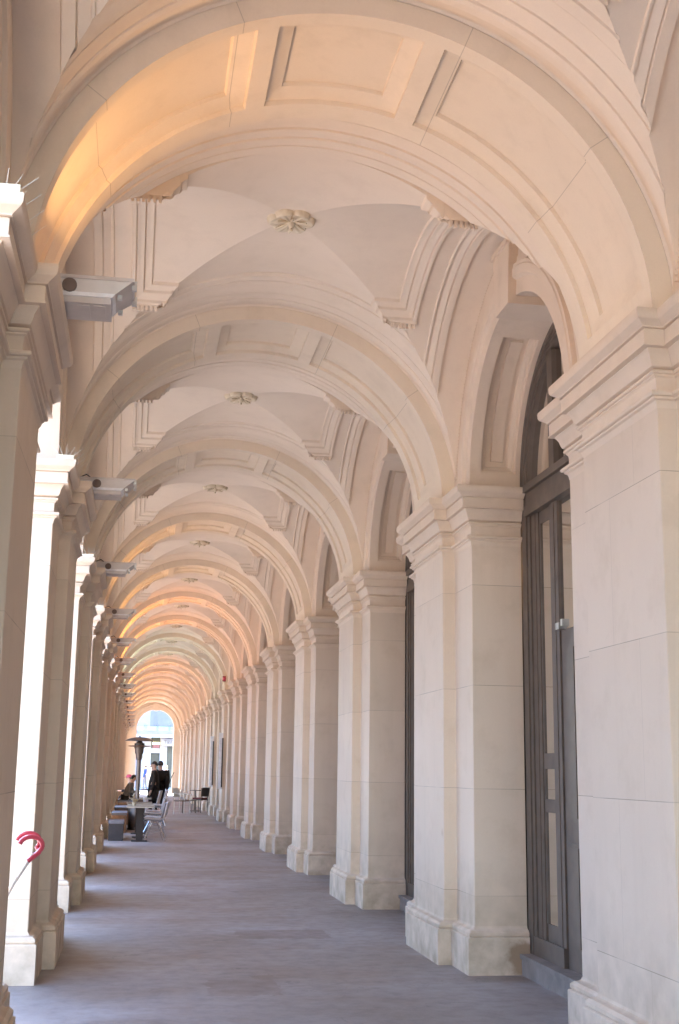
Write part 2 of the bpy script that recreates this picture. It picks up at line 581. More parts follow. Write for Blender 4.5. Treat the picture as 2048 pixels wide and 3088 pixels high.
side = [[(x, min(y, b_), z_side(x, min(y, b_))) for y in pos_] for x, b_ in zip(gpos, bnd) if x < XWALL + .02]
cnd = [first_cross(lambda x: z_end(x, y) - z_side(x, y), gpos, gpos[-1]) if y > 1e-6 else 0.0 for y in pos_]
end_ = [[(min(x, c_), y, z_end(min(x, c_), y)) for x in gpos] for y, c_ in zip(pos_, cnd)]
for g in (side, end_):
    for sx in (1, -1):
        for sy in (1, -1):
            vb.sheet([[(sx * x, sy * y, z) for x, y, z in r_] for r_ in g])
def weld(mb, tol=1e-5):
    ids, remap, vs = {}, [], []
    for p in mb.v:
        key = (round(p[0] / tol), round(p[1] / tol), round(p[2] / tol))
        if key not in ids:
            ids[key] = len(vs); vs.append(p)
        remap.append(ids[key])
    fs, ms = [], []
    for f, m_ in zip(mb.f, mb.mi):
        q = []
        for i in f:
            j = remap[i]
            if not q or (q[-1] != j): q.append(j)
        if len(q) > 1 and q[0] == q[-1]: q.pop()
        if len(set(q)) >= 3 and len(set(q)) == len(q):
            fs.append(tuple(q)); ms.append(m_)
    mb.v, mb.f, mb.mi = vs, fs, ms
weld(vb)
kq = 1.0035
full = sorted(set([-x for x in pos_] + pos_))
vb.sheet([[(math.copysign(gmap(abs(q)), q) * kq, y * kq, vault_z(gmap(abs(q)), y) * kq) for y in full if abs(y) < HALF - .02] for q in full if gmap(abs(q)) < XWALL + .02])
vmesh = vb.mesh('vault', M_VAULT, 24)
dmeshes = []
for sx in (-1, 1):
    for sy in (-1, 1):
        db = MB()
        yy = TY + .152 * KY
        z = vault_z(TX, yy)
        xs = [sx * x for x in (.965, 1.190)]
        ys = sorted((sy * yy, sy * (yy + .006)))
        db.box(min(xs), max(xs), ys[0], ys[1], z - .012, z + .02)
        for i in range(6):
            x0 = .975 + i * .036
            xs = sorted((sx * x0, sx * (x0 + .020)))
            ys = sorted((sy * (yy + .003), sy * (yy + .037)))
            db.box(xs[0], xs[1], ys[0], ys[1], z - .050, z + .018)
        dmeshes.append(db.mesh('dentil_course', M_VAULT))
# ceiling rose: six cupped petals round a hanging boss
rb = MB()
NR, NA = 22, 120
gr = []
for i in range(NR + 1):
    q = i / NR
    row = []
    for j in range(NA):
        a = 2 * PI * j / NA
        c3 = abs(math.cos(3 * a))
        ro = .140 + .040 * c3 ** .55
        rr = ro * q
        rim = max(0, (q - .72) / .28)
        z = -.030 - .010 * q * q - .010 * rim * c3 + .026 * max(0, (q - .88) / .12) ** 2
        z += .022 * (1 - c3) ** 3 * math.sin(PI * min(q, 1)) - .012 * max(0, c3 - .93) / .07 * math.sin(PI * q)
        row.append((rr * math.cos(a), rr * math.sin(a), z))
    gr.append(row)
gr.append([(x * 1.03, y * 1.03, z + .02) for x, y, z in gr[-1]])
gr.append([(x, y, .03) for x, y, z in gr[-1]])
rb.sheet(gr, close_v=True)
for j in range(6):
    a = PI / 6 + j * PI / 3
    rb.tube([(.030 * math.cos(a), .030 * math.sin(a), -.025), (.08 * math.cos(a), .08 * math.sin(a), -.045), (.128 * math.cos(a), .128 * math.sin(a), -.055)], [.009, .011, .006], 6)
rb.lathe([(.0, -.100), (.009, -.097), (.013, -.086), (.008, -.076), (.020, -.066), (.030, -.052), (.034, -.036), (.034, -.01)], 20)
rmesh = rb.mesh('ceiling_rose', M_ROSE, 40)
for k in range(K0, K1 + 1):
    yc = Y(k) + WP + HALF
    v = link('vault', vmesh, B, (XC, yc, ZS))
    for dm in dmeshes:
        link('dentil_course', dm, v)
    link('ceiling_rose', rmesh, v, (0, 0, RC))

# shop-side wall bay -------------------------------------------------------
def arch_plate(mb, x, r, ztop, hy, n=48):
    ca = math.atan2(ztop, hy)
    angs = sorted([PI * i / n for i in range(n + 1)] + [ca, PI - ca])
    inn, out = [], []
    for a in angs:
        c, s_ = math.cos(a), math.sin(a)
        k_ = min(hy / abs(c) if abs(c) > 1e-9 else 1e9, ztop / s_ if s_ > 1e-9 else 1e9)
        inn.append((x, r * c, r * s_)); out.append((x, k_ * c, k_ * s_))
    mb.sheet([inn, out])
ww = MB()
xf = XR + PR
arch_plate(ww, xf, RW, 2.0, HALF)
wg = [(0, 0), (.004, .030), (.020, .033), (.026, .046), (.052, .060), (.056, .074), (.096, .074), (.100, .060), (.104, .060)]
wb = [x for x, _ in wg]
cg = coffer_grid(RW, xf, XW, ((7.5, 66), (114, 172.5)), xf + .085, XW - .10, wb, wg, .08)
ww.sheet([[(v, rr * math.cos(a), rr * math.sin(a)) for a, v, rr in row] for row in cg])
ring = [(RW, .0), (RW, -.012), (RW + .115, -.012), (RW + .122, -.020), (RW + .135, -.042), (RW + .20, -.048), (RW + .21, -.040), (RW + .235, -.040), (RW + .25, -.012), (RW + .30, -.010), (RW + .31, .001)]
ww.sheet([[(xf + o, r_ * math.cos(a), r_ * math.sin(a)) for r_, o in ring] for a in [PI * i / 64 for i in range(65)]])
# enriched edge: a row of small leaf beads where wall meets vault
nb = 170
for i in range(nb):
    a = PI * (i + .5) / nb
    if a < .12 or a > PI - .12: continue
    r1, r2, w = 1.690, 1.728, .008
    ca_, sa_ = math.cos(a), math.sin(a)
    p = lambda rr, t_, o: (xf + o, rr * ca_ - t_ * sa_, rr * sa_ + t_ * ca_)
    ww.add([p(r1, 0, -.002), p((r1 + r2) / 2, w, -.002), p(r2, .0, -.014), p((r1 + r2) / 2, -w, -.002), p((r1 + r2) / 2 + .006, 0, -.018)], [(0, 1, 4), (1, 2, 4), (2, 3, 4), (3, 0, 4)])
wwmesh = ww.mesh('window_wall', M_STONE, 25)
kb = MB()
def wedge(x0, x1, yb, yt, z0, z1):
    kb.hexa([(x0, -yb, z0), (x1, -yb, z0), (x1, yb, z0), (x0, yb, z0)], [(x0, -yt, z1), (x1, -yt, z1), (x1, yt, z1), (x0, yt, z1)])
wedge(xf - .075, XW - .02, .165, .215, RW - .075, RW + .40)
wedge(xf - .095, xf + .01, .205, .225, RW + .40, RW + .44)
kmesh = kb.mesh('keystone', M_STONE)
# doorway: timber frame, glazing, solid leaf, bracket (local x = 0 on the glazing plane)
fr = MB()
ri = RW - .10
fr.sheet([[(o, r_ * math.cos(a), r_ * math.sin(a)) for r_, o in ((RW, .06), (RW, -.06), (RW - .03, -.06), (RW - .035, -.045), (RW - .06, -.045), (RW - .065, -.03), (ri, -.03), (ri, .06))] for a in [PI * i / 48 for i in range(49)]])
for i in range(len(fr.v)):
    fr.v[i] = (fr.v[i][0], fr.v[i][1], fr.v[i][2] + ZS)
ZT0, ZT1 = 3.64, 3.90
for s_ in (-1, 1):
    def bar(y0, y1, z0, z1, x0=-.03, x1=.05):
        a, b_ = sorted((s_ * y0, s_ * y1))
        fr.box(x0, x1, a, b_, z0, z1)
    bar(1.10, RW, .14, ZS, -.05, .06)
    bar(1.04, 1.10, .14, ZT0, -.036, .055)
    bar(.86, 1.04, .14, ZT0, -.022, .05)           # stile
    bar(.93, .97, .14, ZT0, -.028, -.022)
    bar(.835, .86, .42, ZT0, -.012, .045)
    bar(.575, .61, .42, ZT0, -.010, .045)
    bar(.39, .575, .14, ZT0, -.024, .055)          # mullion
    bar(.46, .50, .14, ZT0, -.030, -.024)
    for z0, z1 in ((.14, .42), (1.25, 1.35), (1.58, 1.70), (3.54, ZT0)):
        bar(.61, .835, z0, z1, -.012, .048)
    bar(.42, .54, ZT1, ZS + 1.02, -.03, .05)
    bar(.39, 1.10, .16, .30, -.045, -.024)
fr.box(-.07, .055, -1.09, 1.09, ZT0, ZT0 + .09)
fr.box(-.05, .05, -1.09, 1.09, ZT0 + .09, ZT1 - .06)
fr.box(-.085, .06, -1.09, 1.09, ZT1 - .06, ZT1)
frmesh = fr.mesh('doorway', M_WOOD, 30)
gl_ = MB()
gl_.add([(-0.003, y, z) for y, z in ((-.835, .3), (-.61, .3), (-.61, ZT0), (-.835, ZT0), (.61, .3), (.835, .3), (.835, ZT0), (.61, ZT0), (-.39, 2.62), (.39, 2.62), (.39, ZT0), (-.39, ZT0))],
        [(0, 1, 2, 3), (4, 5, 6, 7), (8, 9, 10, 11)])
na = 24
gl_.add([(0.012, 0, ZT1)] + [(0.012, (ri + .01) * math.cos(PI * i / na), ZS + .022 + (ri + .01) * math.sin(PI * i / na)) for i in range(na + 1)], [(0, i + 1, i + 2) for i in range(na)])
glmesh = gl_.mesh('glass', M_GLASS)
dl = MB()
for s_ in (0, 1):
    y0, y1 = (-.388, -.004) if s_ == 0 else (.004, .388)
    dl.box(-.01, .04, y0, y1, .15, 2.62)
    for z0, z1 in ((.3, 1.05), (1.2, 2.5)):
        dl.box(-.02, -.01, y0 + .05, y1 - .05, z0, z1)
        dl.box(-.028, -.02, y0 + .08, y1 - .08, z0 + .03, z1 - .03)
dlmesh = dl.mesh('door_leaf', M_WOOD)
hb = MB()
hb.box(-.12, -.055, .13, .20, 2.60, 2.625); hb.box(-.085, -.03, .15, .19, 2.625, 2.68); hb.box(-.12, -.11, .13, .20, 2.625, 2.65)
hbmesh = hb.mesh('bracket', plain('dull_steel', (0.36, 0.34, 0.33), .35, .8))
sb = MB()
sb.box(XW - .13, XW + .05, -RW + .01, RW - .01, -.01, .125)
sb.box(XW - .145, XW + .05, -RW + .01, RW - .01, .125, .16)
sbmesh = sb.mesh('doorstep', M_SILL)
bl = MB()  # pale sheets added behind the panes, standing in for reflections in the glass
for a, b_, z0, z1 in ((.62, .80, .42, ZT0), (-.80, -.62, .42, ZT0), (-.385, .385, 2.63, ZT0)):
    n = 12
    bl.sheet([[(.004 + .006 * (i % 2), a + (b_ - a) * i / n, z) for z in (z0, z1)] for i in range(n + 1)])
blmesh = bl.mesh('reflection_sheet', plain('pale_green_reflection', (0.62, 0.66, 0.48), 0.8))
for k in range(K0, K1 + 1):
    yc = Y(k) + WP + HALF
    w = link('window_wall', wwmesh, B, (0, yc, ZS))
    link('keystone', kmesh, w)
    d = link('doorway', frmesh, B, (XW, yc, 0))
    link('glass', glmesh, d); link('door_leaf', dlmesh, d); link('bracket', hbmesh, d); link('reflection_sheet', blmesh, d)
    link('doorstep', sbmesh, B, (0, yc, 0))

# street-side wall bay
sw = MB()
xi = XL - PL
arch_plate(sw, xi, RL, 2.0, HALF)
arch_plate(sw, XO, RL, 2.0, L / 2)
sw.sheet([[(xi, RL * math.cos(a), RL * math.sin(a)), (XO, RL * math.cos(a), RL * math.sin(a))] for a in [PI * i / 48 for i in range(49)]])
ring = [(RL, .0), (RL, .010), (RL + .20, .010), (RL + .21, .030), (RL + .30, .036), (RL + .32, .012), (RL + .46, .010), (RL + .47, -.001)]
sw.sheet([[(xi + o, r_ * math.cos(a), r_ * math.sin(a)) for r_, o in ring] for a in [PI * i / 64 for i in range(65)]])
swmesh = sw.mesh('street_arch', M_STONE, 25)
for k in range(K0, K1 + 1):
    link('street_arch', swmesh, B, (0, Y(k) + WP + HALF, ZS))

# end wall with its arched opening
YE = Y(17) + .02
ex, er, ez = 1.115, 1.147, 4.0
ew = MB()
def end_plate(y, x0, x1, ztop):
    n = 40
    pts_i, pts_o = [], []
    cr, cl = math.atan2(ztop - ez, x1 - ex), math.atan2(ztop - ez, x0 - ex)
    for a in sorted([PI * i / n for i in range(n + 1)] + [cr, cl]):
        c, s_ = math.cos(a), math.sin(a)
        kx = ((x1 - ex) / c if c > 1e-9 else ((x0 - ex) / c if c < -1e-9 else 1e9))
        kz = (ztop - ez) / s_ if s_ > 1e-9 else 1e9
        q = min(kx, kz)
        pts_i.append((ex + er * c, y, ez + er * s_)); pts_o.append((ex + q * c, y, ez + q * s_))
    ew.sheet([pts_i, pts_o])
    ew.add([(x0, y, -.01), (ex - er, y, -.01), (ex - er, y, ez), (x0, y, ez), (ex + er, y, -.01), (x1, y, -.01), (x1, y, ez), (ex + er, y, ez)], [(0, 1, 2, 3), (4, 5, 6, 7)])
end_plate(YE, XL - .3, XR + .7, 5.9)
end_plate(YE + .6, XO, 9.0, 5.9)
ew.sheet([[(x, YE, z), (x, YE + .6, z)] for x, z in [(ex + er, -.01), (ex + er, ez)] + [(ex + er * math.cos(PI * i / 40), ez + er * math.sin(PI * i / 40)) for i in range(1, 40)] + [(ex - er, ez), (ex - er, -.01)]])
ew.sheet([[(ex + r_ * math.cos(a), YE - o, ez + r_ * math.sin(a)) for r_, o in ((er, 0), (er, .02), (er + .22, .02), (er + .24, .05), (er + .33, .05), (er + .35, 0))] for a in [PI * i / 48 for i in range(49)]])
e = link('end_wall', ew.mesh('end_wall', M_STONE, 25), B)
kk = MB()
kk.hexa([(ex - .15, YE - .09, ez + er - .06), (ex + .15, YE - .09, ez + er - .06), (ex + .15, YE + .55, ez + er - .06), (ex - .15, YE + .55, ez + er - .06)],
        [(ex - .2, YE - .09, ez + er + .4), (ex + .2, YE - .09, ez + er + .4), (ex + .2, YE + .55, ez + er + .4), (ex - .2, YE + .55, ez + er + .4)])
link('keystone', kk.mesh('end_keystone', M_STONE), e)

# upper storeys and the shop interior behind the doorways
us_ = MB()
yb = Y(K0) - .3
us_.box(XO - .03, 12, yb, YE + .62, 5.83, 11.5)
us_.box(XO - .5, 12.2, yb - .3, YE + 1.0, 11.5, 12.0)
us_.box(XO - .2, XO - .03, yb, YE + .63, 5.9, 6.25)
link('upper_storey', us_.mesh('upper_storey', M_STONE), B)
rm = MB()
rm.add([(XW + .07, yb, .0), (9, yb, 0), (9, YE + .5, 0), (XW + .07, YE + .5, 0), (XW + .07, yb, 5.8), (9, yb, 5.8), (9, YE + .5, 5.8), (XW + .07, YE + .5, 5.8)],
       [(0, 1, 2, 3), (4, 5, 6, 7), (1, 2, 6, 5), (0, 1, 5, 4), (2, 3, 7, 6)])
for k in range(K0, K1 + 1):
    y = Y(k) + WP / 2
    rm.box(XW + .07, 9, y - .08, y + .08, 0, 5.8)
link('shop_interior', rm.mesh('shop_interior', M_DARK), B)

# ------------------------------------------------------------------ ground
def slab(name, x0, x1, y0, y1, z0, z1, m):
    b_ = MB(); b_.box(x0, x1, y0, y1, z0, z1)
    return tag(link(name, b_.mesh(name, m)), kind='structure')
g_ = MB(); g_.add([(-600, -600, -.16), (600, -600, -.16), (600, 900, -.16), (-600, 900, -.16)], [(0, 1, 2, 3)])
tag(link('ground', g_.mesh('ground', M_ASPH)), kind='structure')
slab('arcade_floor', XO - .25, 9.0, Y(K0) - 1, YE + .75, -.3, 0, M_FLOOR)
slab('footpath', XO - 4.3, XO - .25, -60, 200, -.3, -.004, M_PAVE)
slab('plaza_paving', XO - .25, 60, YE + .75, 135, -.3, -.004, M_PAVE)

ORD = ['nearest', 'second', 'third', 'fourth', 'fifth', 'sixth', 'seventh', 'eighth', 'ninth', 'tenth', 'eleventh', 'twelfth', 'thirteenth', 'fourteenth', 'fifteenth', 'sixteenth', 'seventeenth']

# ------------------------------------------------------------------ floodlights on the capitals
M_LAMPO = glow('amber_lamp_glass', (1.0, 0.50, 0.16), 0.08)
M_LAMPG = glow('greenish_lamp_glass', (0.80, 1.0, 0.88), 0.08)
M_LAMPOFF = plain('unlit_lamp_glass', (0.55, 0.54, 0.5), 0.2)
h1 = MB()   # tapering housing
h1.hexa([(-.15, 0, .028), (.27, 0, .028), (.27, .27, .028), (-.15, .27, .028)], [(-.15, -.012, .112), (.375, -.012, .112), (.375, .31, .112), (-.15, .31, .112)])
h1.hexa([(-.155, -.020, .112), (.385, -.020, .112), (.385, .32, .112), (-.155, .32, .112)], [(-.155, -.020, .130), (.385, -.020, .130), (.385, .32, .130), (-.155, .32, .130)])
hmesh_ = h1.mesh('housing', M_GREY)
h2 = MB()
h2.hexa([(-.15, -.006, .022), (.275, -.006, .022), (.275, .275, .022), (-.15, .275, .022)], [(-.15, -.010, .042), (.290, -.010, .042), (.290, .282, .042), (-.15, .282, .042)])
trim_ = h2.mesh('reflector_trim', M_WHITEP)
h3 = MB(); h3.box(.02, .268, .006, .268, -.012, .022)
for x in (.10, .18):
    h3.box(x, x + .06, .03, .24, -.018, -.012)
ball_ = h3.mesh('ballast_box', M_GREY)
h4 = MB(); h4.box(-.15, .012, .006, .268, -.012, .022)
for i in range(6):
    h4.box(-.145, .006, .02 + i * .042, .035 + i * .042, -.022, -.012)
louv_ = h4.mesh('louvre', M_GREYD)
h5 = MB()
h5.lathe([(0, -.004), (.034, -.004), (.038, 0), (.038, .02)], 20)
for i in range(len(h5.v)):
    x, y, z = h5.v[i]; h5.v[i] = (x + .055, -.016 + z * .8, y + .075)
gland_ = h5.mesh('pivot_knob', plain('brown_plastic', (0.17, 0.125, 0.105), .6), 30)
h6 = MB()
h6.tube([(-.16, .02, .06), (-.16, .02, -.03), (-.16, .25, -.03), (-.16, .25, .06)], .010, 6)
arm_ = h6.mesh('bracket', M_DSTEEL, 40)
h7 = MB(); h7.tube([(.05, .03, .10), (-.04, .045, .165), (-.10, .10, .15), (-.13, .20, .06), (-.135, .24, .012)], .006, 6)
cable_ = h7.mesh('cable', M_BLACK, 40)
clips_ = []
for y in (.03, .25):
    for x0, x1, z0, z1 in ((.372, .398, .085, .135), (.30, .325, .03, .055)):
        clip = MB(); clip.box(x0, x1, y, y + .025, z0, z1)
        clips_.append(clip.mesh('clip', M_STEEL))
gl2 = MB(); gl2.add([(-.14, 0, .134), (.37, 0, .134), (.37, .30, .134), (-.14, .30, .134)], [(0, 1, 2, 3)])
glo, glg, glf = gl2.mesh('amber_glass', M_LAMPO), gl2.mesh('green_glass', M_LAMPG), gl2.mesh('dark_glass', M_LAMPOFF)
LIT = {1: 1, 4: 1, 5: 1, 6: 1, 7: 1, 8: 2, 9: 2, 10: 1, 11: 1, 12: 1, 13: 1, 14: 1, 15: 1, 16: 1}
POW = {1: 1.1, 4: .8, 5: 1.0, 6: 2.8, 7: 2.8, 8: 1.3, 9: 1.3}
for k in range(1, 17):
    st = LIT.get(k, 0)
    word = {0: 'unlit grey floodlight', 1: 'grey floodlight throwing amber light', 2: 'grey floodlight throwing cool white light'}[st]
    lab = '%s on the %s street pier capital from the camera' % (word, ORD[k - 1])
    t = thing('floodlight', lab, 'floodlight', (-.505, Y(k) + .36, ZC + .022), 0, 'floodlights on the street pier capitals')
    link('housing', hmesh_, t); link('reflector_trim', trim_, t); link('ballast_box', ball_, t); link('louvre', louv_, t)
    link('pivot_knob', gland_, t); link('bracket', arm_, t); link('cable', cable_, t); [link('clip', c_, t) for c_ in clips_]
    link('lamp_glass', (glf, glo, glg)[st], t)
    if st:
        ld = bpy.data.lights.new('flood_lamp', 'AREA')
        ld.shape = 'RECTANGLE'; ld.size = .18; ld.size_y = .26
        ld.energy = POW.get(k, 3.0)
        ld.color = (1.0, 0.55, 0.21) if k < 6 else (1.0, 0.40, 0.12) if st == 1 else (0.80, 1.0, 0.90)
        ld.spread = math.radians(150)
        lo = bpy.data.objects.new('flood_lamp', ld)
        COL.objects.link(lo)
        lo.parent = t
        lo.location = (.20, .15, .152)
        lo.rotation_euler = Vector((.75, 0, 1)).to_track_quat('-Z', 'Y').to_euler()

# ------------------------------------------------------------------ bird spikes along the street pier ledges
bb = MB(); bb.box(-.065, .065, 0, .58, 0, .034)
bbm = bb.mesh('base_strip', M_SPIKEBASE)
sps = []
for v_ in range(5):
    sp_ = MB()
    ax, ay = (-.75, -.38, .05, .42, .85)[v_], (.1, -.15, .05, .2, -.05)[v_]
    sp_.tube([(0, 0, .03), (ax * .11, ay * .08, 0.03 + .105 * (1 - .3 * abs(ax)))], [.0020, .0012], 5)
    sps.append(sp_.mesh('spike', M_SPIKE))
for k in range(1, 8):
    t = thing('bird_spike_strip', 'cream bird spike strip on the ledge of the %s street pier from the camera' % ORD[k - 1], 'bird spikes',
              (XL - PL + .075, Y(k) - SLF - .15, ZC + .001), 0, 'bird spike strips on the street pier ledges')
    link('base_strip', bbm, t)
    rows = 4 if k < 4 else 2
    for i in range(rows):
        for q in range(5):
            link('spike', sps[q], t, ((q - 2) * .018, .03 + i * .16 + q * .012, 0))

# ------------------------------------------------------------------ small fittings
ps = MB()
ps.tube([(-1.13, 8.35, .0), (-.685, 7.84, .87), (-.575, 7.80, 1.045)], .0125, 10)
pm = ps.mesh('pole', M_WHITEP, 40)
hs = MB()
c0 = Vector((-.575, 7.80, 1.045))
for off in (0, .05):
    pts = []
    for i in range(13):
        a = math.radians(-40 + 17.5 * i)
        pts.append((-.587 - off * .4 + .066 * math.cos(a) - .005, 7.80 + off, 1.09 + off * .35 + .050 * math.sin(a)))
    hs.tube([c0 + Vector((-.03, 0, -.045)), c0 + Vector((.03, off * .5, .005))] + pts, [.015] * 2 + [.014] * 13, 8)
hm = hs.mesh('hook', M_RED, 40)
t = thing('hooked_pole', 'white pole with a red double hooked end leaning behind the nearest street pier', 'pole')
link('pole', pm, t); link('hook', hm, t)

al = MB()
al.lathe([(0, -.11), (.03, -.105), (.055, -.07), (.075, -.03), (.08, 0)], 20)
for i in range(len(al.v)):
    x, y, z = al.v[i]; al.v[i] = (x, z, y)
t = thing('alarm_siren', 'small red alarm siren on the arch above a right hand pier', 'alarm', (XR - .03, Y(8) - .05, 4.24))
t.scale = (.7, .7, .8)
link('horn', al.mesh('horn', M_RED, 30), t)
al = MB(); al.box(-.07, .07, 0, .05, -.10, .10)
link('backplate', al.mesh('backplate', plain('dark_red_plate', (0.32, 0.03, 0.03), .5)), t)

for k, lab in ((8, 'slim white menu case with dark side on the nearer pier beyond the alarm siren'), (9, 'slim white menu case with dark side on the farther of two right hand piers')):
    t = thing('menu_case', lab, 'menu case', (XR, Y(k), 0), 0, 'menu cases on the right hand piers')
    m_ = MB(); m_.box(-.115, -.002, .01, .10, .95, 2.52)
    link('case', m_.mesh('case', M_WHITEP), t)
    m_ = MB(); m_.box(-.120, -.001, .004, .105, 2.52, 2.62)
    link('cap', m_.mesh('cap', M_WHITEP), t)
    m_ = MB(); m_.box(-.030, .006, -.035, .009, 1.0, 2.46)
    link('panel', m_.mesh('panel', M_BLACK), t)

t = thing('barrier_post', 'slim black post with pale bands standing in a far doorway recess', 'post', (2.80, 46.4, 0))
m_ = MB(); m_.lathe([(0, 0), (.15, 0), (.15, .02), (.03, .04), (.032, 1.56), (0, 1.58)], 16)
link('post', m_.mesh('post', M_BLACK, 30), t)
for z in (.55, .98, 1.33):
    m_ = MB(); m_.lathe([(.033, z), (.036, z), (.036, z + .045), (.033, z + .045)], 16)
    link('band', m_.mesh('band', M_WHITEP), t)

t = thing('added_glow_dot', 'tiny glowing warm lamp seen through the nearest doorway glass', 'dot', (3.62, 10.62, 3.40))  # glowing bead on a bracket, added behind the glass to give a warm dot
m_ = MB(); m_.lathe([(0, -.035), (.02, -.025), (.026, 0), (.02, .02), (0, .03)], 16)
link('glow_bead', m_.mesh('glow_bead', glow('warm_glow_bead', (1.0, 0.62, 0.30), 30), 40), t)
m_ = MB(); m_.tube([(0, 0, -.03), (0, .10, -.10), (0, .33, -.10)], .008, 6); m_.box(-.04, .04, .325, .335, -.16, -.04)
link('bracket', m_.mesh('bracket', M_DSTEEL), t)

# ------------------------------------------------------------------ cafe furniture
M_SHELL = plain('grey_white_shell', (0.55, 0.51, 0.50), 0.35)
M_SHELLIN = plain('taupe_shell', (0.15, 0.115, 0.10), 0.7, 0, .1, 12, .15)
M_CHROME = plain('chrome_tube', (0.75, 0.74, 0.76), 0.18, 1.0, 0.03)
M_TTOP = plain('brown_table_laminate', (0.085, 0.062, 0.048), 0.85, 0, .1, 12, .08)
M_TEDGE = plain('aluminium_edge', (0.46, 0.43, 0.38), 0.45, 0.1)
M_TIMBER = plain('brown_timber', (0.24, 0.125, 0.065), 0.5, 0, .25, 9)
M_CUSH = plain('grey_cushion', (0.17, 0.16, 0.17), 0.8)
M_BOX = plain('slate_grey_box', (0.06, 0.053, 0.052), 0.8, 0, .1, 12, .1)
M_CREAM = plain('cream_china', (0.66, 0.58, 0.42), 0.3)
M_RATTAN = plain('silver_weave', (0.66, 0.64, 0.60), 0.4, 0.3)

def chair_meshes():
    prof = []
    for x, z in ((-.255, .425), (-.245, .443), (-.20, .447), (-.10, .437), (0, .430), (.09, .432), (.15, .448), (.185, .485), (.205, .54), (.225, .62), (.245, .71), (.262, .775), (.268, .800)):
        prof.append((x, z))
    def shell(th):
        g = []
        for i, (x, z) in enumerate(prof):
            f = i / (len(prof) - 1)
            w = .235 if f < .5 else .235 - .055 * ((f - .5) / .5) ** 1.5
            if i == 0: w = .19
            row = []
            for j in range(13):
                q = -1 + j / 6
                cup = .035 * abs(q) ** 2.5
                up = 1 - min(1, max(0, (f - .4) / .25))
                row.append((x - cup * (1 - up) * 1.2 + th * (1 - up), w * q, z + cup * up - th * up))
            g.append(row)
        return g
    a, b_ = shell(0), shell(.012)
    m1 = MB(); m1.sheet(a)
    m2 = MB(); m2.sheet(b_)
    edge_a = [r_[0] for r_ in a] + a[-1][1:] + [r_[-1] for r_ in a[::-1]][1:] + a[0][::-1][1:]
    edge_b = [r_[0] for r_ in b_] + b_[-1][1:] + [r_[-1] for r_ in b_[::-1]][1:] + b_[0][::-1][1:]
    m2.sheet([edge_a, edge_b])
    m2.tube(edge_a, .013, 6, cap=False)
    legs = []
    for sx, sy in ((-1, -1), (-1, 1), (1, -1), (1, 1)):
        l_ = MB(); l_.tube([(sx * .05 - .01, sy * .12, .425), (sx * .235 - .03, sy * .225, .0)], .011, 8)
        legs.append(l_.mesh('leg', M_CHROME, 40))
    br = MB()
    br.tube([(-.205, -.19, .14), (.12, -.19, .20), (.12, .19, .20), (-.205, .19, .14)], .006, 6)
    br.tube([(-.12, -.12, .415), (.10, -.12, .415), (.10, .12, .415), (-.12, .12, .415), (-.12, -.12, .415)], .009, 6)
    return m1.mesh('seat_shell', M_SHELLIN, 40), m2.mesh('shell_rim', M_SHELL, 40), legs, br.mesh('brace', M_CHROME, 40)
CH = chair_meshes()
def make_chair(lab, loc, rz):
    t = thing('shell_chair', lab, 'chair', loc, rz, 'shell chairs along the cafe tables')
    o = link('seat_shell', CH[0], t); link('shell_rim', CH[1], o)
    for l_ in CH[2]: link('leg', l_, t)
    link('brace', CH[3], t)
    return t
make_chair('pale shell chair with splayed chrome legs, nearest in the cafe row', (.47, 28.05, 0), math.radians(6))
make_chair('pale shell chair second in the cafe row, half hidden by the nearest chair', (.53, 29.1, 0), math.radians(-4))
make_chair('pale shell chair at the table with the cream bowl, third in the row', (.52, 31.4, 0), math.radians(-5))
make_chair('pale tall shell chair at the farthest cafe table, before the couple in dark coats', (.62, 35.4, 0), math.radians(3)).scale = (1.1, 1.1, 1.17)
make_chair('pale shell chair farthest in the row, beside the couple in dark coats', (.50, 37.0, 0), math.radians(-6)).scale = (1.05, 1.05, 1.12)

make_chair('pale shell chair fourth in the cafe row, drawn close to the heater', (.56, 33.2, 0), math.radians(4))

def make_table(lab, loc, topm):
    t = thing('cafe_table', lab, 'table', loc, 0, 'square cafe tables by the street piers')
    m_ = MB(); m_.box(-.285, .285, -.285, .285, .715, .735)
    o = link('tabletop', m_.mesh('tabletop', topm), t)
    m_ = MB()
    for (a, b_, c, d) in ((-.295, .295, -.297, -.285), (-.295, .295, .285, .297), (-.297, -.285, -.285, .285), (.285, .297, -.285, .285)):
        m_.box(a, b_, c, d, .705, .738)
    link('edge_trim', m_.mesh('edge_trim', M_TEDGE), o)
    m_ = MB(); m_.box(-.075, .075, -.075, .075, .03, .714)
    link('pedestal', m_.mesh('pedestal', M_BLACK), t)
    m_ = MB(); m_.box(-.17, .17, -.17, .17, 0, .02)
    link('base_plate', m_.mesh('base_plate', M_BLACK), t)
    return t
make_table('square brown cafe table on a dark pedestal, nearest of the four', (.14, 27.85, 0), M_TTOP)
make_table('square brown cafe table with nothing on it, second of the four', (.15, 29.4, 0), M_TTOP)
make_table('square cafe table carrying a cream bowl, third of the four', (.12, 31.0, 0), M_TTOP)
make_table('square cafe table beyond the patio heater, farthest of the four', (.16, 35.3, 0), M_TTOP)

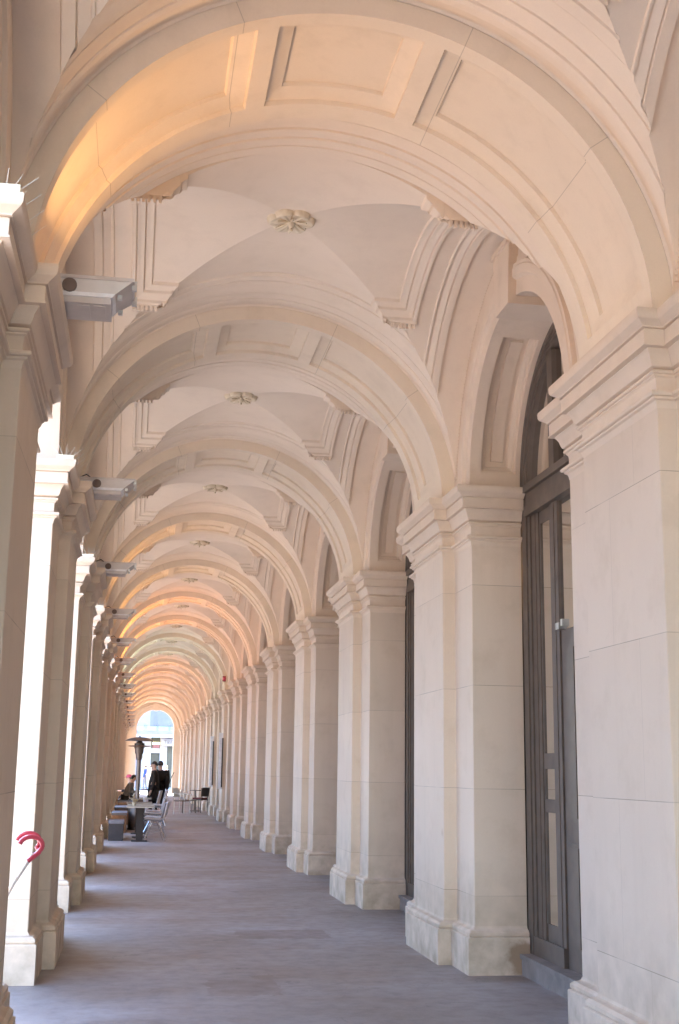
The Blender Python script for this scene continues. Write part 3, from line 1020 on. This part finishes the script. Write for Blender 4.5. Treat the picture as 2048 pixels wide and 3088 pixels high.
def small(name, lab, cat, loc, prof, m, group=None):
    m_ = MB(); m_.lathe(prof, 20)
    return tag(link(name, m_.mesh(name, m, 40), None, loc), lab, cat, group)
small('bowl', 'cream bowl standing on the third cafe table', 'bowl', (.02, 30.95, .736), [(0, 0), (.05, 0), (.055, .01), (.085, .06), (.09, .075), (.084, .074), (.05, .02), (0, .015)], M_CREAM)
small('sugar_jar', 'round white lidded jar on the farthest cafe table', 'jar', (.02, 35.2, .736), [(0, 0), (.05, 0), (.06, .03), (.06, .09), (.045, .11), (.05, .115), (.02, .135), (0, .14)], M_CREAM)
small('cup', 'small pale cup on the nearest cafe table', 'cup', (.0, 27.9, .736), [(0, 0), (.03, 0), (.032, .01), (.042, .07), (.038, .07), (.028, .012), (0, .01)], M_CREAM)
small('glass_tumbler', 'clear grey tumbler beside the cream bowl', 'glass', (.25, 31.1, .736), [(0, 0), (.03, 0), (.036, .11), (.032, .11), (.027, .01), (0, .01)], M_WHITEP)

def bench(lab, x0, x1, y0, y1, h_, mface, mtop, th=.06):
    t = thing('box_bench', lab, 'bench', (x0, y0, 0), 0, 'box benches along the street piers')
    m_ = MB(); m_.box(.01, x1 - x0 - .01, .01, y1 - y0 - .01, 0, h_ - th)
    link('box', m_.mesh('box', mface), t)
    m_ = MB(); m_.box(0, x1 - x0, 0, y1 - y0, h_ - th, h_)
    link('seat', m_.mesh('seat', mtop), t)
    m_ = MB(); m_.box(x1 - x0 - .02, x1 - x0 - .006, .05, y1 - y0 - .05, .04, h_ - th - .03)
    link('side_panel', m_.mesh('side_panel', M_BLACK), t)
bench('slate grey box bench with a pale top at the nearest cafe table', -.53, -.20, 27.95, 28.95, .42, M_BOX, M_CUSH)
bench('brown timber box bench at the table with the cream bowl', -.53, -.16, 31.4, 33.0, .47, M_TIMBER, M_CUSH)
bench('brown timber box bench level with the farthest cafe table', -.53, -.14, 35.6, 37.6, .47, M_TIMBER, M_CUSH)
bench('dark bench under the seated person in a grey jacket', -.55, -.10, 43.2, 45.6, .46, M_TIMBER, M_CUSH)

# patio heater
t = thing('patio_heater', 'dark patio heater with a wide disc hood between the cafe tables', 'heater', (.07, 33.0, 0))
m_ = MB(); m_.lathe([(0, 0), (.23, 0), (.23, .04), (.21, .06), (.21, .66), (.17, .74), (.05, .78)], 24); link('gas_housing', m_.mesh('gas_housing', M_DSTEEL, 35), t)
m_ = MB(); m_.lathe([(.055, .76), (.055, 1.74)], 16); link('pole', m_.mesh('pole', plain('heater_pole', (0.20, 0.17, 0.15), .35, .6), 35), t)
m_ = MB(); m_.lathe([(.05, 1.73), (.075, 1.75), (.085, 1.88), (.11, 1.92), (.115, 2.02), (.13, 2.04), (.13, 2.16), (.09, 2.17), (.05, 2.22)], 24); link('burner', m_.mesh('burner', M_DSTEEL, 35), t)
m_ = MB(); m_.lathe([(.10, 2.07), (.25, 2.075), (.31, 2.09), (.25, 2.105), (.10, 2.11)], 32); link('reflector', m_.mesh('reflector', plain('copper_reflector', (0.38, 0.17, 0.09), .3, .7), 35), t)
m_ = MB(); m_.lathe([(0, 2.325), (.12, 2.315), (.26, 2.28), (.36, 2.235), (.372, 2.222), (.355, 2.222), (.25, 2.262), (.10, 2.292), (0, 2.295)], 40); link('hood', m_.mesh('hood', M_DSTEEL, 35), t)
m_ = MB(); m_.lathe([(.025, 2.31), (.03, 2.33), (.015, 2.35), (0, 2.352)], 12); link('knob', m_.mesh('knob', M_BLACK, 35), t)
m_ = MB(); m_.box(.08, .14, -.03, .03, 1.78, 1.86); link('valve_box', m_.mesh('valve_box', M_STEEL), t)

# group by the right-hand piers
t = thing('bistro_table', 'small round dark bistro table on a pedestal by the right hand piers', 'table', (2.21, 47.3, 0))
m_ = MB(); m_.lathe([(0, .735), (.21, .735), (.215, .745), (.21, .76), (0, .76)], 28); link('tabletop', m_.mesh('tabletop', M_DSTEEL, 35), t)
m_ = MB(); m_.lathe([(.03, .03), (.03, .735)], 12); m_.lathe([(0, 0), (.2, 0), (.19, .03), (.03, .045)], 20); link('pedestal', m_.mesh('pedestal', M_DSTEEL, 35), t)
def leg_chair(lab, loc, rz, mseat, mleg, arms, cush=None):
    t = thing('bistro_chair', lab, 'chair', loc, rz, 'chairs by the round bistro table')
    m_ = MB(); m_.box(-.21, .21, -.21, .21, .43, .46); o = link('seat', m_.mesh('seat', mseat), t)
    if cush:
        m_ = MB(); m_.box(-.19, .19, -.19, .19, .462, .52); link('cushion', m_.mesh('cushion', cush), t)
    g = [[(.20 + .05 * z_ + .03 * math.cos(a * 1.3), .215 * math.sin(a) / math.sin(1.2) * .98, .56 + z_ * .3) for z_ in (0, .33, .66, 1)] for a in [-1.2 + .24 * i for i in range(11)]]
    m_ = MB(); m_.sheet(g); m_.sheet([[(x + .02, y, z) for x, y, z in r_] for r_ in g])
    m_.tube([r_[-1] for r_ in g], .016, 8)
    link('backrest', m_.mesh('backrest', mseat if not arms else M_RATTAN, 40), t)
    for sx, sy in ((-1, -1), (-1, 1), (1, -1), (1, 1)):
        m_ = MB(); m_.tube([(sx * .20, sy * .20, 0), (sx * .19, sy * .19, .43)] + ([(sx * .22, sy * .20, .86)] if sx > 0 else []), .013, 8)
        link('leg', m_.mesh('leg', mleg, 40), t)
    if arms:
        for sy in (-1, 1):
            m_ = MB(); m_.tube([(-.19, sy * .19, .43), (-.22, sy * .24, .66), (.05, sy * .25, .68), (.22, sy * .21, .72)], .015, 8)
            link('armrest', m_.mesh('armrest', mleg, 40), t)
leg_chair('silver armchair with a pale woven back on the walkway side', (1.62, 44.2, 0), math.radians(150), M_DSTEEL, M_RATTAN, True)
leg_chair('dark cafe chair with a dark red cushion beside the right hand pier', (2.32, 45.9, 0), math.radians(-40), M_DSTEEL, M_DSTEEL, False, plain('dark_red_cushion', (0.13, 0.03, 0.03), .7))
t = thing('low_stool', 'dark low rectangular stool between the silver armchair and bistro table', 'stool', (1.92, 45.4, 0))
m_ = MB(); m_.box(-.25, .25, -.2, .2, .42, .455); link('seat', m_.mesh('seat', M_DSTEEL), t)
for sx, sy in ((-1, -1), (-1, 1), (1, -1), (1, 1)):
    m_ = MB(); m_.tube([(sx * .23, sy * .18, 0), (sx * .22, sy * .17, .42)], .014, 8); link('leg', m_.mesh('leg', M_DSTEEL, 40), t)

# ------------------------------------------------------------------ people
M_SKIN = plain('skin', (0.52, 0.31, 0.22), 0.5, 0, .06)
M_EYE = plain('eye_dark', (0.03, 0.02, 0.02), 0.3)
def cloth(name, c): return plain(name, c, 0.85, 0, .15, 20, .2)
def skinned(name, verts, edges, radii, root, m, sub=1):
    me = bpy.data.meshes.new(name)
    me.from_pydata(verts, edges, [])
    o = bpy.data.objects.new(name, me)
    COL.objects.link(o)
    md = o.modifiers.new('skin', 'SKIN')
    md.use_smooth_shade = True
    for i, sv in enumerate(me.skin_vertices[0].data):
        r_ = radii[i]
        sv.radius = r_ if isinstance(r_, tuple) else (r_, r_)
        sv.use_root = (i == root)
    ss = o.modifiers.new('sub', 'SUBSURF'); ss.levels = sub; ss.render_levels = sub
    bpy.context.view_layer.update()
    dg = bpy.context.evaluated_depsgraph_get()
    out = bpy.data.meshes.new_from_object(o.evaluated_get(dg))
    bpy.data.objects.remove(o)
    out.name = name
    out.materials.clear(); out.materials.append(m)
    out.polygons.foreach_set('use_smooth', [True] * len(out.polygons))
    return out

def person(lab, loc, rz, coat, legs, hair, hat=None, H=1.72, seated=False, lean=0.0, long_coat=False, arms=None, wide=1.0, head_turn=0.0, hair_long=False):
    s = H / 1.72
    t = thing('person', lab, 'person', loc, rz)
    hz = .50 if seated else .93
    P = {}
    up = lambda z: (lean * (z - hz), z)
    def sp(z, y=0.0, dx=0.0):
        return Vector((dx + lean * max(0, z - hz) , y, z)) * s
    P['pel'] = sp(hz + .04); P['spi'] = sp(hz + .20); P['che'] = sp(hz + .38); P['nec'] = sp(hz + .53); P['hd0'] = sp(hz + .60, 0, .01); P['hd1'] = sp(hz + .68, 0, .02); P['hd2'] = sp(hz + .765, 0, .012)
    P['nose'] = P['hd1'] + Vector((math.cos(head_turn) * .112, math.sin(head_turn) * .112, -.012)) * s
    V, E, Rr, ix = [], [], [], {}
    def v(n, p, r_):
        ix[n] = len(V); V.append(tuple(p)); Rr.append(r_ if isinstance(r_, tuple) else r_ * s)
    v('pel', P['pel'], .115); v('spi', P['spi'], .105); v('che', P['che'], .12); v('nec', P['nec'], .052); v('hd0', P['hd0'], .068); v('hd1', P['hd1'], .088); v('hd2', P['hd2'], .062)
    v('nose', P['nose'], .014)
    for a, b_ in (('pel', 'spi'), ('spi', 'che'), ('che', 'nec'), ('nec', 'hd0'), ('hd0', 'hd1'), ('hd1', 'hd2'), ('hd1', 'nose')): E.append((ix[a], ix[b_]))
    J = {}
    for sd, nm in ((1, 'l'), (-1, 'r')):
        sh = sp(hz + .47, sd * .185 * wide)
        if arms and arms.get(nm):
            el, wr = (Vector(q) * s for q in arms[nm])
        elif seated:
            el = sp(hz + .22, sd * .23, .10); wr = sp(hz + .22, sd * .14, .36)
        else:
            el = sp(hz + .20, sd * .235, -.03); wr = sp(hz - .06, sd * .225, .05)
        if seated:
            hp = sp(hz + .02, sd * .09, .02); kn = Vector((.44, sd * .12, .50)) * s; an = Vector((.42, sd * .12, .08)) * s
        else:
            st = .09 * sd
            hp = sp(hz, sd * .09); kn = Vector((.03 + st * .5, sd * .10, .50)) * s; an = Vector((-.02 + st, sd * .10, .08)) * s
        toe = an + Vector((.17, .02 * sd, -.045)) * s
        J[nm] = (sh, el, wr, hp, kn, an, toe)
        d_ = (wr - el).normalized()
        pal = wr + d_ * .075 * s
        v('sh' + nm, sh, .062); v('el' + nm, el, .043); v('wr' + nm, wr, .030); v('pa' + nm, pal, .036)
        E += [(ix['che'], ix['sh' + nm]), (ix['sh' + nm], ix['el' + nm]), (ix['el' + nm], ix['wr' + nm]), (ix['wr' + nm], ix['pa' + nm])]
        sid = Vector((0, 0, 1)).cross(d_)
        sid = sid.normalized() if sid.length > .1 else Vector((1, 0, 0))
        for q in range(4):
            v('f%s%d' % (nm, q), pal + d_ * (.075, .088, .083, .066)[q] * s + sid * (q - 1.5) * .021 * s, .0085)
            E.append((ix['pa' + nm], ix['f%s%d' % (nm, q)]))
        v('th' + nm, wr + d_ * .06 * s - sid * .052 * s, .010); E.append((ix['pa' + nm], ix['th' + nm]))
        v('hp' + nm, hp, .088); v('kn' + nm, kn, .060); v('an' + nm, an, .042); v('to' + nm, toe, .036)
        E += [(ix['pel'], ix['hp' + nm]), (ix['hp' + nm], ix['kn' + nm]), (ix['kn' + nm], ix['an' + nm]), (ix['an' + nm], ix['to' + nm])]
    body = link('body', skinned('body', V, E, Rr, 0, M_SKIN), t)
    # coat: torso and sleeves, a little wider than the body
    V2 = [tuple(P['pel'] - Vector((0, 0, .06 * s)))] + [tuple(P[n]) for n in ('pel', 'spi', 'che')] + [tuple(P['nec'] - Vector((0, 0, .035 * s)))]
    R2 = [(.165 * wide * s, .125 * s), (.165 * wide * s, .13 * s), (.155 * wide * s, .125 * s), (.165 * wide * s, .135 * s), .075 * s]
    E2 = [(0, 1), (1, 2), (2, 3), (3, 4)]
    for nm in 'lr':
        sh, el, wr = J[nm][:3]
        o = len(V2)
        V2 += [tuple(sh), tuple(el), tuple(wr)]; R2 += [.085 * s, .062 * s, .050 * s]
        E2 += [(3, o), (o, o + 1), (o + 1, o + 2)]
    if long_coat and not seated:
        o = len(V2); V2.append((0, 0, .55 * s)); R2.append((.20 * wide * s, .16 * s)); E2.append((0, o))
    link('coat', skinned('coat', V2, E2, R2, 1, coat), t)
    V3, E3, R3 = [tuple(P['pel'])], [], [.125 * s]
    for nm in 'lr':
        hp, kn, an = J[nm][3:6]
        o = len(V3)
        V3 += [tuple(hp), tuple(kn), tuple(an)]; R3 += [.102 * s, .078 * s, .062 * s]
        E3 += [(0, o), (o, o + 1), (o + 1, o + 2)]
    link('trousers', skinned('trousers', V3, E3, R3, 0, legs), t)
    for nm in 'lr':
        an, toe = J[nm][5:7]
        m_ = MB(); m_.tube([an + Vector((-.06, 0, -.03)) * s, an + Vector((0, 0, -.03)) * s, toe + Vector((.03, 0, 0)) * s], [.042 * s, .05 * s, .036 * s], 10)
        link('shoe', m_.mesh('shoe', M_BLACK, 40), t)
    m_ = MB()
    rings = []
    for i in range(9):
        f = i / 8
        a = f * 1.75
        rings.append([(-.012 + .098 * math.sin(a) * math.cos(2 * PI * j / 16) - (.012 if i > 4 else 0), 0.090 * math.sin(a) * math.sin(2 * PI * j / 16), .105 * math.cos(a) + (.028 if math.cos(2 * PI * j / 16) > .3 and i > 5 else 0) - (.06 * max(0, f - .6) if math.cos(2 * PI * j / 16) < 0 else 0) * (3 if hair_long else 1)) for j in range(16)])
    m_.sheet(rings, close_v=True)
    link('hair', m_.mesh('hair', hair, 60), t, tuple(P['hd1'] + Vector((0, 0, .012)) * s), head_turn)
    if hat:
        m_ = MB()
        m_.lathe([(0, .125), (.06, .118), (.098, .085), (.112, .03), (.112, .015)], 20)
        m_.hexa([(.06, -.08, .018), (.20, -.06, .004), (.20, .06, .004), (.06, .08, .018)], [(.06, -.08, .030), (.20, -.06, .016), (.20, .06, .016), (.06, .08, .030)])
        link('cap', m_.mesh('cap', hat, 40), t, tuple(P['hd1'] + Vector((0, 0, .01)) * s), head_turn)
    for sd in (-1, 1):
        m_ = MB(); m_.lathe([(0, -.011), (.008, -.007), (.011, 0), (.008, .007), (0, .011)], 8)
        ca_, sa_ = math.cos(head_turn), math.sin(head_turn)
        link('eye', m_.mesh('eye', M_EYE, 60), t, tuple(P['hd1'] + Vector((.086 * ca_ - sd * .032 * sa_, .086 * sa_ + sd * .032 * ca_, .012)) * s))
    return t
C_DARK = cloth('dark_brown_coat', (0.030, 0.024, 0.020)); C_BLACK = cloth('black_cloth', (0.022, 0.018, 0.017))
C_GREY = cloth('grey_brown_jacket', (0.17, 0.145, 0.13)); C_BLUE = cloth('blue_cloth', (0.035, 0.06, 0.20)); C_CREAM = cloth('cream_cloth', (0.55, 0.46, 0.36))
C_JEANS = cloth('grey_trousers', (0.17, 0.17, 0.19)); C_WHITE = cloth('white_cloth', (0.7, 0.67, 0.66)); C_PINK = cloth('pink_cloth', (0.62, 0.40, 0.46))
H_DARK = plain('dark_hair', (0.025, 0.017, 0.013), .5); H_BROWN = plain('brown_hair', (0.10, 0.055, 0.03), .5); H_BLOND = plain('fair_hair', (0.62, 0.50, 0.30), .5)
person('dark haired person in a dark coat facing left, standing close to another', (.56, 38.4, 0), PI * .95, C_DARK, C_BLACK, H_DARK, None, 1.74, long_coat=True, head_turn=.5, wide=1.1)
person('person in a bulky black coat seen from behind, right of one facing left', (.74, 38.9, 0), PI * .55, C_BLACK, C_BLACK, H_DARK, None, 1.76, long_coat=True, wide=1.2)
person('seated person in a grey brown jacket leaning towards the cafe tables', (-.34, 44.2, 0), math.radians(-10), C_GREY, C_DARK, H_DARK, None, 1.74, seated=True, lean=.42, wide=1.1)
person('seated person in a red cap behind the patio heater pole', (-.10, 47.0, 0), PI, C_BLACK, C_DARK, H_DARK, M_RED, 1.70, seated=True, lean=.15)
person('person in a blue top walking outside the end archway', (.68, 90, 0), PI * .9, C_BLUE, C_JEANS, H_BROWN, None, 1.72)
person('person in a cream open coat beside the one in blue', (1.02, 88.5, 0), -PI * .6, C_CREAM, C_CREAM, H_DARK, None, 1.68, long_coat=True)
person('fair haired person in a white top at the right of the end archway', (1.92, 81.8, 0), -PI * .2, C_WHITE, C_PINK, H_BLOND, None, 1.70, hair_long=True)
bn = MB(); bn.box(-.4, .4, -.22, .22, .40, .45)
t = thing('bench_seat', 'plain dark bench under the seated person in a red cap', 'bench', (-.14, 47.0, 0))
link('seat', bn.mesh('seat', M_TIMBER), t)
for sx in (-1, 1):
    m_ = MB(); m_.box(sx * .34 - .03, sx * .34 + .03, -.2, .2, 0, .40); link('leg', m_.mesh('leg', M_DSTEEL), t)
m_ = MB()
m_.tube([(.12, .02, 1.42), (.05, .14, 1.25), (-.02, .17, 1.05)], .012, 6)
bg = []
for i in range(7):
    a = PI * i / 6
    bg.append([(-.10 + .10 * math.sin(a) * math.cos(2 * PI * j / 12), .13 * math.sin(a) * math.sin(2 * PI * j / 12), 1.12 + .19 * math.cos(a)) for j in range(12)])
m_.sheet(bg, close_v=True)
tag(link('shoulder_bag', m_.mesh('shoulder_bag', C_BLACK, 60), None, (1.03, 38.75, 0)), 'black shoulder bag on the person in the bulky black coat', 'bag')

# ------------------------------------------------------------------ shop across the plaza, seen through the end archway
M_PANEL = plain('lilac_grey_panel', (0.27, 0.245, 0.275), 0.6, 0, .05, 2)
M_CURT = plain('blue_grey_glazing', (0.13, 0.145, 0.16), 0.35, 0, .08, 3)
M_FACW = plain('white_render', (0.50, 0.47, 0.49), 0.7, 0, .04, 2)
M_FACP = plain('pinkish_soffit', (0.24, 0.21, 0.215), 0.7, 0, .05, 2)
M_SGL = plain('green_shop_glass', (0.07, 0.09, 0.083), 0.3, 0, .2, 2)
YF = 104.0
F = thing('shop_building', 'pale shop building with canopy, white columns and glass across the plaza', 'building', (0, YF, 0))
m_ = MB(); m_.box(-14, 1.0, .02, 10, 0, 12); link('panel_wall', m_.mesh('panel_wall', M_PANEL), F)
m_ = MB(); m_.box(1.0, 16, .05, 10, 4.0, 12)
for i in range(9):
    m_.box(1.4 + i * 1.6, 1.48 + i * 1.6, .0, .05, 4.2, 12)
for z in (6.4, 8.6, 10.8):
    m_.box(1.0, 16, .0, .05, z, z + .08)
link('curtain_wall', m_.mesh('curtain_wall', M_CURT), F)
m_ = MB()
m_.hexa([(-12, -2.2, 3.92), (14, -2.2, 3.92), (14, .0, 4.1), (-12, .0, 4.1)], [(-12, -2.2, 4.16), (14, -2.2, 4.16), (14, .0, 4.85), (-12, .0, 4.85)])
cn = link('canopy', m_.mesh('canopy', M_FACW), F)
m_ = MB(); m_.box(-12, 14, -2.24, -2.2, 4.16, 4.44); link('fascia', m_.mesh('fascia', M_FACP), cn)
for i in range(14):
    m_ = MB(); m_.tube([(-6 + i * .95, -2.1, 4.3), (-6 + i * .95, -.05, 5.0)], .03, 6); link('strut', m_.mesh('strut', M_STEEL), cn)
m_ = MB(); m_.box(1.0, 16, .6, .7, 0, 4.0); link('shop_glazing', m_.mesh('shop_glazing', M_SGL), F)
for x0, x1 in ((.45, 1.15), (1.88, 2.45), (4.2, 4.8), (6.6, 7.2), (9, 9.6)):
    m_ = MB(); m_.box(x0, x1, -.1, .6, 0, 4.0); link('column', m_.mesh('column', M_FACW), F)
m_ = MB(); m_.box(1.16, 1.87, .1, .6, 2.72, 3.1); link('door_lintel', m_.mesh('door_lintel', M_FACW), F)
sg = thing('shop_sign', 'white shop sign with dark lettering under the canopy right of the door', 'sign', (1.97, YF - .6, 3.33))
m_ = MB(); m_.box(0, 1.1, 0, .12, 0, .52); link('board', m_.mesh('board', M_FACW), sg)
m_ = MB(); m_.box(-.02, 1.12, -.01, .13, .52, .58); m_.box(-.02, 1.12, -.01, .13, -.07, 0); link('frame', m_.mesh('frame', M_GREYD), sg)
lt = MB()
lt.tube([(.30, -.012, .42), (.30, -.012, .12)], .028, 6)
lt.tube([(.20, -.012, .40), (.40, -.012, .40)], .028, 6)
lt.tube([(.50, -.012, .12), (.52, -.012, .38), (.60, -.012, .38), (.62, -.012, .26), (.52, -.012, .25), (.64, -.012, .12)], .026, 6)
lt.tube([(.72, -.012, .13), (.78, -.012, .40), (.86, -.012, .13)], .026, 6)
lt.tube([(.92, -.012, .40), (.98, -.012, .24), (1.02, -.012, .12)], .024, 6)
link('lettering', lt.mesh('lettering', M_GREYD), sg)
sg = thing('lit_sign', 'small hanging sign with a yellow lit strip and dark red panel', 'sign', (1.26, YF - .7, 3.1))
m_ = MB(); m_.box(0, .56, 0, .14, 0, .30); link('panel', m_.mesh('panel', plain('dark_red_panel', (0.28, 0.10, 0.10), .5)), sg)
m_ = MB(); m_.box(0, .56, 0, .14, .30, .46); link('light_strip', m_.mesh('light_strip', glow('yellow_strip', (1.0, 0.85, 0.42), 1.2)), sg)
for x in (.06, .48):
    m_ = MB(); m_.box(x, x + .03, .05, .08, .46, .95); link('hanger', m_.mesh('hanger', M_DSTEEL), sg)

# building on the far side of the street, seen only between the piers
O = thing('street_building', 'rendered office building with rows of windows across the street on the left', 'building', (-27, 0, 0))
m_ = MB(); m_.box(-12, 0, -30, 62, -.15, 11); link('wall', m_.mesh('wall', plain('grey_render', (0.42, 0.39, 0.37), .8, 0, .1, 1)), O)
m_ = MB(); m_.box(-12, .35, -30.2, 62.2, 11, 11.5); link('cornice', m_.mesh('cornice', M_STONE), O)
wf = MB(); wf.box(-.02, .08, -.75, .75, 0, 2.1)
wfm = wf.mesh('window', M_FACW)
wp = MB(); wp.box(.08, .10, -.62, .62, .12, 1.98)
wpm = wp.mesh('pane', M_SGL)
for i in range(23):
    for z in (.9, 4.4, 7.8):
        o = link('window', wfm, O, (0, -28 + i * 3.9, z)); link('pane', wpm, o)
